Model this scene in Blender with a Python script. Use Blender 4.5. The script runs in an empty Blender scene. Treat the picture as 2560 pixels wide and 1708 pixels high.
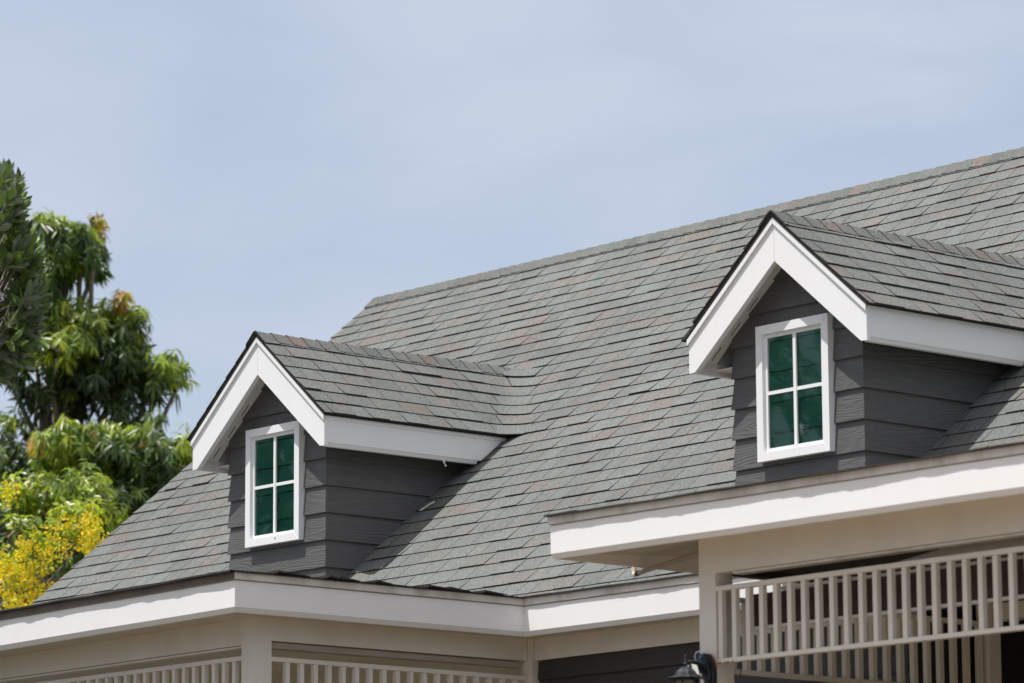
import bpy, math, random
import numpy as np
from mathutils import Vector
random.seed(7); RNG = np.random.default_rng(11)
sc = bpy.context.scene
col = sc.collection
Z0 = 4.953                       # height of the house's working origin (left dormer corner) above the ground

# ------------------------------------------------------------------ camera
cam_d = bpy.data.cameras.new('camera'); cam = bpy.data.objects.new('camera', cam_d); col.objects.link(cam)
CAM = Vector((21.4945, -16.9472, 1.600))
TH, YA, RO = math.radians(10.2664), math.radians(48.9921), math.radians(-0.3097)
fh = Vector((-math.sin(YA), math.cos(YA), 0)); rt = Vector((math.cos(YA), math.sin(YA), 0)); upv = Vector((0, 0, 1))
FW = fh*math.cos(TH) + upv*math.sin(TH); U0 = upv*math.cos(TH) - fh*math.sin(TH)
RT = rt*math.cos(RO) + U0*math.sin(RO); UP = U0*math.cos(RO) - rt*math.sin(RO)
from mathutils import Matrix
m3 = Matrix((RT, UP, -FW)).transposed()
cam.matrix_world = Matrix.Translation(CAM) @ m3.to_4x4()
FPX = 9794.68
cam_d.sensor_width = 36; cam_d.lens = FPX/2560*36
cam_d.clip_start = 0.5; cam_d.clip_end = 3000
cam_d.dof.use_dof = True; cam_d.dof.focus_distance = 27.0; cam_d.dof.aperture_fstop = 3.0
sc.camera = cam
def at(px, py, d):               # point d metres in front of the camera, used once to place the trees
    return CAM + FW*d + RT*((px-1280)/FPX*d) - UP*((py-854)/FPX*d)

# ------------------------------------------------------------------ light
SUN = Vector((-0.35, -1.0, 2.55)).normalized()
sun_d = bpy.data.lights.new('sun', 'SUN'); sun_d.energy = 5.0; sun_d.angle = math.radians(0.5); sun_d.color = (1.0, 0.97, 0.93)
sun = bpy.data.objects.new('sun', sun_d); col.objects.link(sun)
sun.rotation_euler = SUN.to_track_quat('Z', 'Y').to_euler(); sun.location = (0, -10, 40)
world = bpy.data.worlds.new('World'); sc.world = world; world.use_nodes = True
wt = world.node_tree; wt.nodes.clear()
wo = wt.nodes.new('ShaderNodeOutputWorld'); bg = wt.nodes.new('ShaderNodeBackground')
sky = wt.nodes.new('ShaderNodeTexSky'); sky.sky_type = 'NISHITA'; sky.sun_disc = False
sky.sun_elevation = math.asin(SUN.z); sky.sun_rotation = math.atan2(SUN.x, SUN.y)
sky.air_density = 1.0; sky.dust_density = 1.2; sky.ozone_density = 1.6; sky.altitude = 0
bg.inputs['Strength'].default_value = 0.124
# thin high cloud veil mixed over the clear sky
tc = wt.nodes.new('ShaderNodeTexCoord')
mp = wt.nodes.new('ShaderNodeMapping'); mp.inputs['Scale'].default_value = (7, 7, 17); mp.inputs['Rotation'].default_value = (0.35, 0.2, 0)
nz = wt.nodes.new('ShaderNodeTexNoise'); nz.inputs['Scale'].default_value = 1.1; nz.inputs['Detail'].default_value = 5.0; nz.inputs['Roughness'].default_value = 0.5; nz.inputs['Distortion'].default_value = 0.5
rp = wt.nodes.new('ShaderNodeValToRGB'); rp.color_ramp.elements[0].position = 0.38; rp.color_ramp.elements[1].position = 0.66
rp.color_ramp.elements[0].color = (0.70, 0.70, 0.70, 1); rp.color_ramp.elements[1].color = (1, 1, 1, 1)
mx = wt.nodes.new('ShaderNodeMixRGB'); mx.inputs[2].default_value = (4.55, 5.15, 6.25, 1)
wt.links.new(tc.outputs['Generated'], mp.inputs[0]); wt.links.new(mp.outputs[0], nz.inputs['Vector'])
wt.links.new(nz.outputs[0], rp.inputs[0]); wt.links.new(rp.outputs[0], mx.inputs[0])
wt.links.new(sky.outputs[0], mx.inputs[1])
# the veil is brighter high up, around the sun
sx = wt.nodes.new('ShaderNodeSeparateXYZ'); wt.links.new(tc.outputs['Generated'], sx.inputs[0])
mr = wt.nodes.new('ShaderNodeMapRange'); mr.interpolation_type = 'SMOOTHSTEP'
for k_, v_ in (('From Min', 0.25), ('From Max', 0.85), ('To Min', 1.0), ('To Max', 1.4)): mr.inputs[k_].default_value = v_
wt.links.new(sx.outputs[2], mr.inputs['Value'])
vm = wt.nodes.new('ShaderNodeVectorMath'); vm.operation = 'SCALE'; wt.links.new(mx.outputs[0], vm.inputs[0]); wt.links.new(mr.outputs[0], vm.inputs['Scale'])
wm = wt.nodes.new('ShaderNodeMixRGB'); wm.blend_type = 'MULTIPLY'; wm.inputs[2].default_value = (1.16, 1.0, 0.84, 1)
mr2 = wt.nodes.new('ShaderNodeMapRange'); mr2.interpolation_type = 'SMOOTHSTEP'; mr2.inputs['From Min'].default_value = 0.25; mr2.inputs['From Max'].default_value = 0.7
wt.links.new(sx.outputs[2], mr2.inputs['Value']); wt.links.new(mr2.outputs[0], wm.inputs[0]); wt.links.new(vm.outputs[0], wm.inputs[1])
wt.links.new(wm.outputs[0], bg.inputs[0]); wt.links.new(bg.outputs[0], wo.inputs[0])
sc.view_settings.view_transform = 'Standard'; sc.view_settings.look = 'None'
sc.view_settings.exposure = 0.0; sc.view_settings.gamma = 1.0

# ------------------------------------------------------------------ materials
def newmat(name):
    m = bpy.data.materials.new(name); m.use_nodes = True
    nt = m.node_tree; b = nt.nodes['Principled BSDF']; return m, nt, b
def N(nt, t, **kw):
    n = nt.nodes.new(t)
    for k, v in kw.items(): n.inputs[k].default_value = v
    return n
def posvec(nt, scale=(1, 1, 1)):
    g = nt.nodes.new('ShaderNodeNewGeometry'); mp = nt.nodes.new('ShaderNodeMapping'); mp.inputs['Scale'].default_value = scale
    nt.links.new(g.outputs['Position'], mp.inputs[0]); return mp.outputs[0]
def ramp(nt, src, p0, c0, p1, c1):
    r = nt.nodes.new('ShaderNodeValToRGB'); r.color_ramp.elements[0].position = p0; r.color_ramp.elements[1].position = p1
    r.color_ramp.elements[0].color = (*c0, 1); r.color_ramp.elements[1].color = (*c1, 1); nt.links.new(src, r.inputs[0]); return r.outputs[0]
def mixc(nt, fac, a, b, mode='MIX'):
    m = nt.nodes.new('ShaderNodeMixRGB'); m.blend_type = mode
    for i, v in enumerate((fac, a, b)):
        if isinstance(v, (int, float)): m.inputs[i].default_value = v
        elif isinstance(v, tuple): m.inputs[i].default_value = (*v, 1)
        else: nt.links.new(v, m.inputs[i])
    return m.outputs[0]
def bump(nt, b, h, strength, dist):
    n = nt.nodes.new('ShaderNodeBump'); n.inputs['Strength'].default_value = strength; n.inputs['Distance'].default_value = dist
    nt.links.new(h, n.inputs['Height']); nt.links.new(n.outputs[0], b.inputs['Normal'])
def paint(name, c, dirt, amt=0.5, rough=0.5, streak=(6, 6, 1.2), spots=True):
    m, nt, b = newmat(name); b.inputs['Roughness'].default_value = rough
    v = posvec(nt, streak); n = N(nt, 'ShaderNodeTexNoise', Scale=1.6, Detail=6.0, Roughness=0.65); nt.links.new(v, n.inputs['Vector'])
    f = ramp(nt, n.outputs[0], 0.45, (0, 0, 0), 0.85, (amt,)*3)
    cc = mixc(nt, f, c, dirt)
    if spots:
        v2 = posvec(nt); n2 = N(nt, 'ShaderNodeTexNoise', Scale=22.0, Detail=2.0); nt.links.new(v2, n2.inputs['Vector'])
        f2 = ramp(nt, n2.outputs[0], 0.74, (0, 0, 0), 0.80, (0.35*amt,)*3)
        cc = mixc(nt, f2, cc, dirt)
    nt.links.new(cc, b.inputs['Base Color'])
    v3 = posvec(nt); n3 = N(nt, 'ShaderNodeTexNoise', Scale=30.0, Detail=3.0); nt.links.new(v3, n3.inputs['Vector']); bump(nt, b, n3.outputs[0], 0.15, 0.004)
    return m
M = {}
M['white'] = paint('white_paint', (0.845, 0.845, 0.845), (0.60, 0.57, 0.52), 0.12, 0.5, (2.5, 2.5, 1.5))
M['trim'] = paint('stained_trim', (0.66, 0.64, 0.60), (0.22, 0.18, 0.14), 0.85, 0.6, (3, 3, 1))
M['trim_dark'] = paint('dark_stained_trim', (0.13, 0.11, 0.09), (0.05, 0.04, 0.035), 0.8, 0.6, (3, 3, 1))
M['cream'] = paint('cream_paint', (0.72, 0.69, 0.63), (0.36, 0.30, 0.23), 0.30, 0.6, (2, 2, .8))
M['wood'] = paint('weathered_ply', (0.40, 0.36, 0.31), (0.22, 0.18, 0.14), 0.8, 0.7, (2, 2, 30))
M['red'] = paint('maroon_slats', (0.052, 0.018, 0.012), (0.030, 0.011, 0.008), 0.6, 0.6, (.6, .6, 9), False)
M['darkmetal'] = paint('dark_metal', (0.012, 0.015, 0.023), (0.03, 0.034, 0.042), 0.3, 0.62)
M['pvc'] = paint('aged_pvc', (0.55, 0.45, 0.33), (0.25, 0.18, 0.12), 0.5, 0.45)
M['frost'] = paint('frosted_glass', (0.16, 0.15, 0.12), (0.10, 0.09, 0.08), 0.3, 0.3)
M['pvc_pale'] = paint('pinkish_pvc', (0.74, 0.62, 0.54), (0.5, 0.38, 0.3), 0.3, 0.4)
M['whiteplastic'] = paint('white_plastic', (0.75, 0.74, 0.70), (0.5, 0.45, 0.4), 0.3, 0.4)
M['dark'] = paint('dark_parts_and_shade', (0.03, 0.028, 0.026), (0.015, 0.014, 0.013), 0.5, 0.8)  # for dark parts; also stands in for shade on right soffits and porch gap
def soffit(axis):
    m, nt, b = newmat('soffit_boards_'+axis); b.inputs['Roughness'].default_value = 0.6
    g = nt.nodes.new('ShaderNodeNewGeometry'); s = nt.nodes.new('ShaderNodeSeparateXYZ'); nt.links.new(g.outputs['Position'], s.inputs[0])
    a = nt.nodes.new('ShaderNodeMath'); a.operation = 'MULTIPLY'; a.inputs[1].default_value = 1/0.10; nt.links.new(s.outputs[0 if axis == 'x' else 1], a.inputs[0])
    f = nt.nodes.new('ShaderNodeMath'); f.operation = 'FRACT'; nt.links.new(a.outputs[0], f.inputs[0])
    l = nt.nodes.new('ShaderNodeMath'); l.operation = 'LESS_THAN'; l.inputs[1].default_value = 0.07; nt.links.new(f.outputs[0], l.inputs[0])
    v = posvec(nt, (2, 2, 2)); n = N(nt, 'ShaderNodeTexNoise', Scale=2.0, Detail=5.0); nt.links.new(v, n.inputs['Vector'])
    base = mixc(nt, n.outputs[0], (0.74, 0.70, 0.62), (0.55, 0.49, 0.40))
    nt.links.new(mixc(nt, l.outputs[0], base, (0.16, 0.12, 0.08)), b.inputs['Base Color']); return m
M['soffit_x'] = soffit('x'); M['soffit_y'] = soffit('y')
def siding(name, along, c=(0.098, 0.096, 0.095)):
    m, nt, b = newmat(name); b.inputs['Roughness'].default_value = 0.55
    at_ = nt.nodes.new('ShaderNodeAttribute'); at_.attribute_name = 'Col'
    sc_ = (0.9, 1, 9) if along == 'x' else (1, 0.9, 9)
    v = posvec(nt, sc_)
    add = nt.nodes.new('ShaderNodeVectorMath'); add.operation = 'MULTIPLY_ADD'
    nt.links.new(at_.outputs['Color'], add.inputs[0]); add.inputs[1].default_value = (31, 17, 9); nt.links.new(v, add.inputs[2])
    n = N(nt, 'ShaderNodeTexNoise', Scale=1.25, Detail=1.5, Roughness=0.4, Distortion=0.6); nt.links.new(add.outputs[0], n.inputs['Vector'])
    k = nt.nodes.new('ShaderNodeMath'); k.operation = 'MULTIPLY'; k.inputs[1].default_value = 80; nt.links.new(n.outputs[0], k.inputs[0])
    s = nt.nodes.new('ShaderNodeMath'); s.operation = 'SINE'; nt.links.new(k.outputs[0], s.inputs[0])
    v2 = posvec(nt, (4, 4, 1)); n2 = N(nt, 'ShaderNodeTexNoise', Scale=1.5, Detail=5.0); nt.links.new(v2, n2.inputs['Vector'])
    cc = mixc(nt, n2.outputs[0], tuple(x*0.86 for x in c), tuple(x*1.16 for x in c))
    g = ramp(nt, s.outputs[0], 0.0, (0.93,)*3, 0.6, (1.02,)*3)
    nt.links.new(mixc(nt, 1.0, cc, g, 'MULTIPLY'), b.inputs['Base Color'])
    bump(nt, b, s.outputs[0], 0.55, 0.0012); return m
M['siding_x'] = siding('charcoal_siding_front', 'x'); M['siding_y'] = siding('charcoal_siding_side', 'y'); M['siding_deep'] = siding('shade_darkened_siding', 'x', (0.034, 0.031, 0.029)); M['siding_shade_y'] = siding('shade_darkened_siding_side', 'y', (0.034, 0.031, 0.029)); M['siding_green'] = siding('green_boards', 'x', (0.046, 0.205, 0.150))  # wall under the porches: same charcoal, its shade darkened into the colour
def shingle():
    m, nt, b = newmat('asphalt_shingle'); b.inputs['Roughness'].default_value = 0.92; b.inputs['Specular IOR Level'].default_value = 0.2
    a = nt.nodes.new('ShaderNodeAttribute'); a.attribute_name = 'Col'
    v = posvec(nt); n = N(nt, 'ShaderNodeTexNoise', Scale=5.0, Detail=3.0); nt.links.new(v, n.inputs['Vector'])
    f = ramp(nt, n.outputs[0], 0.53, (0, 0, 0), 0.64, (0.50,)*3)
    c1 = mixc(nt, f, a.outputs['Color'], (0.180, 0.152, 0.137))
    n2 = N(nt, 'ShaderNodeTexNoise', Scale=130.0, Detail=2.0, Roughness=0.8); nt.links.new(v, n2.inputs['Vector'])
    gr = ramp(nt, n2.outputs[0], 0.35, (0.42,)*3, 0.65, (1.58,)*3)
    c2 = mixc(nt, 1.0, c1, gr, 'MULTIPLY')
    n3 = N(nt, 'ShaderNodeTexNoise', Scale=1.1, Detail=4.0); nt.links.new(v, n3.inputs['Vector'])
    c3 = mixc(nt, 1.0, c2, ramp(nt, n3.outputs[0], 0.3, (0.90,)*3, 0.7, (1.10,)*3), 'MULTIPLY')
    nt.links.new(c3, b.inputs['Base Color']); bump(nt, b, n2.outputs[0], 0.35, 0.004); return m
M['shingle'] = shingle()
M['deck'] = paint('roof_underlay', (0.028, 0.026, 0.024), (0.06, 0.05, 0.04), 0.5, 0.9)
def glass():
    m = bpy.data.materials.new('green_window_film'); m.use_nodes = True; nt = m.node_tree; nt.nodes.clear()
    o = nt.nodes.new('ShaderNodeOutputMaterial'); t = nt.nodes.new('ShaderNodeBsdfTransparent'); g = nt.nodes.new('ShaderNodeBsdfGlossy')
    t.inputs[0].default_value = (0.80, 0.97, 0.93, 1); g.inputs['Roughness'].default_value = 0.015; g.inputs[0].default_value = (0.9, 1, 0.97, 1)
    f = nt.nodes.new('ShaderNodeFresnel'); f.inputs[0].default_value = 1.52
    mx = nt.nodes.new('ShaderNodeMixShader'); nt.links.new(f.outputs[0], mx.inputs[0]); nt.links.new(t.outputs[0], mx.inputs[1]); nt.links.new(g.outputs[0], mx.inputs[2])
    nt.links.new(mx.outputs[0], o.inputs[0]); return m
M['glass'] = glass()
def leafmat(name, rough=0.38, trans=0.35):
    m, nt, b = newmat(name); b.inputs['Roughness'].default_value = rough
    a = nt.nodes.new('ShaderNodeAttribute'); a.attribute_name = 'Col'
    nt.links.new(a.outputs['Color'], b.inputs['Base Color'])
    t = nt.nodes.new('ShaderNodeBsdfTranslucent'); tcx = mixc(nt, 1.0, a.outputs['Color'], (1.7, 1.9, 0.7), 'MULTIPLY'); nt.links.new(tcx, t.inputs[0])
    mx = nt.nodes.new('ShaderNodeMixShader'); mx.inputs[0].default_value = trans
    o = nt.nodes['Material Output']; nt.links.new(b.outputs[0], mx.inputs[1]); nt.links.new(t.outputs[0], mx.inputs[2]); nt.links.new(mx.outputs[0], o.inputs[0]); return m
M['leaf_stiff'] = leafmat('stiff_leaves', 0.42, 0.15); M['leaf'] = leafmat('leaves', 0.30, 0.38); M['petal'] = leafmat('petals', 0.6, 0.4)
def bark():
    m, nt, b = newmat('bark'); b.inputs['Roughness'].default_value = 0.9
    v = posvec(nt, (9, 9, 2)); n = N(nt, 'ShaderNodeTexNoise', Scale=2.0, Detail=6.0); nt.links.new(v, n.inputs['Vector'])
    nt.links.new(ramp(nt, n.outputs[0], 0.3, (0.12, 0.09, 0.07), 0.7, (0.34, 0.28, 0.23)), b.inputs['Base Color']); bump(nt, b, n.outputs[0], 0.6, 0.02); return m
M['bark'] = bark()
def groundmat(name, a, c, s):
    m, nt, b = newmat(name); b.inputs['Roughness'].default_value = 0.95
    v = posvec(nt); n = N(nt, 'ShaderNodeTexNoise', Scale=s, Detail=8.0, Roughness=0.7); nt.links.new(v, n.inputs['Vector'])
    nt.links.new(ramp(nt, n.outputs[0], 0.3, a, 0.7, c), b.inputs['Base Color']); bump(nt, b, n.outputs[0], 0.5, 0.03); return m
M['grass'] = groundmat('dry_lawn', (0.034, 0.030, 0.016), (0.066, 0.054, 0.032), 3.0)
M['paving'] = groundmat('pale_paving', (0.25, 0.19, 0.13), (0.35, 0.27, 0.19), 1.2)
M['wire_b'] = paint('blue_wire', (0.02, 0.15, 0.35), (0.02, 0.1, 0.2), 0.2, 0.4); M['wire_r'] = paint('red_wire', (0.45, 0.08, 0.04), (0.2, 0.05, 0.03), 0.2, 0.4)
M['rust'] = paint('rust_stain', (0.42, 0.16, 0.04), (0.20, 0.08, 0.03), 0.9, 0.9, (30, 30, 30))

# ------------------------------------------------------------------ mesh helpers
class MB:
    def __init__(s): s.v = []; s.f = []; s.m = []; s.c = []
    def face(s, pts, mi=0, c=(1, 1, 1)):
        i = len(s.v); s.v += [tuple(p) for p in pts]; s.f.append(tuple(range(i, i+len(pts)))); s.m.append(mi); s.c.append(c)
    def box(s, x0, x1, y0, y1, z0, z1, mi=0, c=(1, 1, 1)):
        P = [(x, y, z) for z in (z0, z1) for y in (y0, y1) for x in (x0, x1)]
        for q in ((0, 2, 3, 1), (4, 5, 7, 6), (0, 1, 5, 4), (2, 6, 7, 3), (0, 4, 6, 2), (1, 3, 7, 5)): s.face([P[k] for k in q], mi, c)
    def prism(s, poly, ext, mi=0, c=(1, 1, 1)):       # polygon (3-D points) extruded by vector ext
        e = Vector(ext); a = [Vector(p) for p in poly]; b = [p+e for p in a]
        s.face(a, mi, c); s.face(b[::-1], mi, c)
        for k in range(len(a)): s.face([a[k], b[k], b[(k+1) % len(a)], a[(k+1) % len(a)]], mi, c)
    def tube(s, pts, rad, n=8, mi=0, c=(1, 1, 1)):
        pts = [Vector(p) for p in pts]; rad = rad if isinstance(rad, (list, tuple)) else [rad]*len(pts); rings = []
        for i, p in enumerate(pts):
            t = (pts[min(i+1, len(pts)-1)] - pts[max(i-1, 0)]).normalized(); a = t.orthogonal().normalized() if abs(t.z) > .9 else t.cross(Vector((0, 0, 1))).normalized(); b = t.cross(a)
            rings.append([p + (a*math.cos(2*math.pi*k/n) + b*math.sin(2*math.pi*k/n))*rad[i] for k in range(n)])
        i0 = len(s.v)
        for r in rings: s.v += [tuple(q) for q in r]
        for i in range(len(rings)-1):
            for k in range(n):
                s.f.append((i0+i*n+k, i0+i*n+(k+1) % n, i0+(i+1)*n+(k+1) % n, i0+(i+1)*n+k)); s.m.append(mi); s.c.append(c)
        for r in (0, len(rings)-1): s.f.append(tuple(i0+r*n+k for k in range(n))); s.m.append(mi); s.c.append(c)
    def lathe(s, cx, cy, prof, n=16, mi=0, flute=0, c=(1, 1, 1)):
        i0 = len(s.v)
        for r, z in prof:
            for k in range(n):
                rr = r*(1 - (flute if k % 2 else 0)); s.v.append((cx+rr*math.cos(2*math.pi*k/n), cy+rr*math.sin(2*math.pi*k/n), z))
        for i in range(len(prof)-1):
            for k in range(n):
                s.f.append((i0+i*n+k, i0+i*n+(k+1) % n, i0+(i+1)*n+(k+1) % n, i0+(i+1)*n+k)); s.m.append(mi); s.c.append(c)
    def build(s, name, mats, parent=None, org=(0, 0, 0), dz=Z0, smooth=False):
        me = bpy.data.meshes.new(name)
        me.from_pydata([(x-org[0], y-org[1], z+dz-org[2]) for x, y, z in s.v], [], s.f)
        mats = mats if isinstance(mats, list) else [mats]
        for m in mats: me.materials.append(M[m])
        me.polygons.foreach_set('material_index', s.m)
        ca = me.color_attributes.new('Col', 'FLOAT_COLOR', 'CORNER')
        buf = np.empty((len(me.loops), 4), np.float32); j = 0
        for f, c in zip(s.f, s.c): buf[j:j+len(f), :3] = c; j += len(f)
        buf[:, 3] = 1; ca.data.foreach_set('color', buf.ravel())
        if smooth: me.polygons.foreach_set('use_smooth', [True]*len(me.polygons))
        me.update()
        o = bpy.data.objects.new(name, me); col.objects.link(o)
        if parent: o.parent = parent
        else: o.location = org
        return o
def tag(o, label=None, cat=None, group=None, kind=None):
    for k, v in (('label', label), ('category', cat), ('group', group), ('kind', kind)):
        if v: o[k] = v
    return o
def empty(name, loc, label, cat, group=None):
    o = bpy.data.objects.new(name, None); o.location = loc; o.empty_display_size = 0.3; col.objects.link(o); return tag(o, label, cat, group)

# ------------------------------------------------------------------ dimensions (metres, relative to left dormer's front right corner)
T, ZR = 0.8262, -0.21            # main roof: z = ZR + T*y
SN = T/math.hypot(1, T)
ZM = 3.0317; XL, XR = -4.2724, 10.5; YM = (ZM-ZR)/T
W_, P_, O_ = 1.1043, 0.1912, 0.2201
ZT, ZB, ZA, ZI, ZRD = 1.0259, 0.8168, 1.6833, 1.4204, 1.7242
X2, DZ2 = 5.2447, 0.010
DORM = [(0.0, 0.0), (X2, DZ2)]
XC, YC, YE, ZE = 2.4745, -2.6544, -0.3175, -0.4723
XB, YB, ZBT, FH = 4.8244, -2.1666, -0.343, 0.2416
def ym(z): return (z-ZR)/T
house = empty('house', (0, 0, 0), 'charcoal sided house with grey shingle roof, two gabled dormers and white fascias', 'house')

# ------------------------------------------------------------------ ground
g = MB(); g.face([(-600, -600, 0), (600, -600, 0), (600, 600, 0), (-600, 600, 0)]); tag(g.build('ground', 'grass', dz=0), kind='structure')
g = MB(); g.face([(4.2, -30, .004), (26, -30, .004), (26, -3.2, .004), (4.2, -3.2, .004)]); tag(g.build('driveway', 'paving', dz=0), kind='structure')

# ------------------------------------------------------------------ shingles
def shcol():
    r = random.random(); k = random.uniform(0.95, 1.05)
    if r < 0.03: b = (0.172, 0.150, 0.138)
    elif r < 0.14: b = (0.164, 0.157, 0.145)
    elif r < 0.33: b = (0.147, 0.150, 0.143)
    elif r < 0.60: b = (0.154, 0.163, 0.151)
    elif r < 0.68: b = (0.163, 0.174, 0.165)
    else: b = (0.155, 0.160, 0.150)
    return (b[0]*k*.95, b[1]*k*.98, b[2]*k*.99)
S0, DS = 3.507, 0.1544
levels = []
for k in range(-26, 10):
    s = S0 + (DS if k <= 0 else 0.1574)*k
    levels.append(ZR + s*SN)
levels[0] = ZE + .002
RHO = 0.2
# one path per level: pieces (kind, owner, function u->(x,y)) of plan curves at height z
def path(z, seg, zc):
    """seg = (left, right) where left/right = None (roof end) or dormer index; returns list of (kind, length, fn)"""
    out = []; y = ym(zc); L, Rr = seg
    def ln(kind, a, b, own=None):
        a = Vector(a); b = Vector(b); out.append((kind, (b-a).length, (lambda u, a=a, b=b: a+(b-a)*u), own))
    def xd(i, sgn):
        X, dz = DORM[i]; zz = min(z, ZRD+dz-0.004); return X-W_/2 + sgn*(ZRD+dz-zz)/SD
    x0 = XL-0.02; x1 = XR
    if L is not None:
        xv = xd(L, 1); f0 = Vector((xv, -P_-0.028)); a = Vector((xv, y-RHO))
        ln('dormer', f0, a, L)
        out.append(('arc', RHO*1.57, (lambda u, c=Vector((xv+RHO, y-RHO)): c + Vector((-math.cos(u*math.pi/2), math.sin(u*math.pi/2)))*RHO), None)); x0 = xv+RHO
    if Rr is not None:
        xv = xd(Rr, -1); x1 = xv-RHO
    ln('main', (x0, y), (x1, y))
    if Rr is not None:
        out.append(('arc', RHO*1.57, (lambda u, c=Vector((xv-RHO, y-RHO)): c + Vector((math.sin(u*math.pi/2), math.cos(u*math.pi/2)))*RHO), None))
        ln('dormer', (xv, y-RHO), (xv, -P_-0.028), Rr)
    return out
SD = (ZRD-1.049)/(W_/2+O_+0.03)   # dormer roof slope
main_mb = MB(); dorm_mb = [MB(), MB()]
def emit(z0, z1, seg, zt1):
    A = path(z0, seg, z0); B = path(z1, seg, z1)
    # cut each piece into tabs that run continuously across pieces
    total = sum(p[1] for p in A); cuts = [0]; x = -random.uniform(0, .2)
    while x < total:
        x += random.choice((0.15, 0.17, 0.19, 0.21, 0.23, 0.26))
        if 0 < x < total: cuts.append(x)
    cuts.append(total); starts = []; acc = 0
    for p in A: starts.append(acc); acc += p[1]
    def ev(P, d, st=None):
        st = starts if st is None else st
        for i, p in enumerate(P):
            if d <= st[i]+p[1]+1e-9 or i == len(P)-1:
                u = max(0, min(1, (d-st[i])/max(p[1], 1e-6))); return P[i][2](u), p[0], p[3]
    stB = []; acc = 0
    for p in B: stB.append(acc); acc += p[1]
    LB = acc; im = [i for i, p in enumerate(A) if p[0] == 'main'][0]
    ax0, bx0 = A[im][2](0).x, B[im][2](0).x; ax1 = A[im][2](1).x
    anch = [(0, 0)]          # pairs of distances along the lower and upper course line, so that joints run straight up the slope
    if im: anch += [(starts[1], starts[1]), (starts[im], stB[im]+ax0-bx0)]
    if im < len(A)-1: anch += [(starts[im+1], stB[im]+ax1-bx0), (starts[im+2], LB-(total-starts[im+2]))]
    anch.append((total, LB))
    def toB(d):
        for (a0, b0), (a1, b1) in zip(anch, anch[1:]):
            if d <= a1+1e-9: return b0+(b1-b0)*(d-a0)/max(a1-a0, 1e-9)
        return LB
    lift = 0.0
    for a, b in zip(cuts, cuts[1:]):
        if b-a < 0.012: continue
        c = shcol(); g_ = 0.0025
        mid = ev(A, (a+b)/2); kinds = {ev(A, a+.001)[1], mid[1], ev(A, b-.001)[1]}
        n = 1 if kinds == {mid[1]} and mid[1] != 'arc' else 6
        ds = [a+g_ + (b-a-2*g_)*k/n for k in range(n+1)]
        for s_ in starts[1:]:
            if a+g_ < s_ < b-g_: ds.append(s_)
        ds = sorted(set(ds)); th = random.choice((random.uniform(.0068, .0085), random.uniform(.0068, .0085), random.uniform(.0110, .0135))); jt = random.uniform(-.0016, .0016)
        if random.random() < 0.12: th += 0.005
        bot = []; top = []; low = []
        for d in ds:
            q, kd, own = ev(A, d); r, _, _ = ev(B, toB(d), stB)
            zz1 = zt1 if kd != 'dormer' else min(zt1, ZRD+DORM[own][1]-.003)
            # outward plan normal of the slope, to lift the tab's lower edge off the course below
            dn = (q-r); dn = dn.normalized() if dn.length > 1e-6 else Vector((0, -1))
            nv = Vector((dn.x*SN, dn.y*SN, math.sqrt(1-SN*SN)))
            e = dn*jt
            bot.append(Vector((q.x+e.x, q.y+e.y, z0+jt*-0.8)) + nv*th); low.append(Vector((q.x+e.x, q.y+e.y, z0)) - nv*0.003); top.append(Vector((r.x, r.y, zz1)) + nv*0.001)
        mb = dorm_mb[mid[2]] if mid[1] == 'dormer' else main_mb
        for i in range(len(ds)-1):
            mb.face([bot[i], bot[i+1], top[i+1], top[i]], 0, c)
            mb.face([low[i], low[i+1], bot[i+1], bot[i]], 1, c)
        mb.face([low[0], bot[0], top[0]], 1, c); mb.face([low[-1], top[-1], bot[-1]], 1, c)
def emit_wall(z0, z1, xa, xb):
    x = xa - random.uniform(0, .2)
    while x < xb:
        w = random.choice((0.15, 0.17, 0.19, 0.21, 0.23, 0.26)); a, b = max(x, xa), min(x+w, xb); x += w
        if b-a < 0.012: continue
        c = shcol(); th = random.choice((random.uniform(.0068, .0085), random.uniform(.0068, .0085), random.uniform(.0110, .0135))); jt = random.uniform(-.0016, .0016)
        n = Vector((0, -SN, math.sqrt(1-SN*SN))); a += .0025; b -= .0025
        y0, y1 = ym(z0)-jt, ym(z1)
        B = [Vector((a, y0, z0-jt*.8))+n*th, Vector((b, y0, z0-jt*.8))+n*th]; Tt = [Vector((b, y1, z1))+n*.001, Vector((a, y1, z1))+n*.001]
        Lw = [Vector((a, y0, z0))-n*.003, Vector((b, y0, z0))-n*.003]
        main_mb.face([B[0], B[1], Tt[0], Tt[1]], 0, c); main_mb.face([Lw[0], Lw[1], B[1], B[0]], 1, c)
        main_mb.face([Lw[0], B[0], Tt[1]], 1, c); main_mb.face([Lw[1], Tt[0], B[1]], 1, c)
for z0, z1 in zip(levels, levels[1:]+[ZM]):
    if z0 < 1.04:            # beside the dormer walls
        for a, b in ((XL-.02+random.uniform(-.006, .006), -W_+.01), (-.01, X2-W_+.01), (X2-.01, XR)): emit_wall(z0, z1, a, b)
    elif z0 < ZRD - .02:
        for seg in ((None, 0), (0, 1), (1, None)): emit(z0, z1, seg, z1)
    else: emit_wall(z0, min(z1, ZM), XL-.02+random.uniform(-.006, .006), XR)
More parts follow.
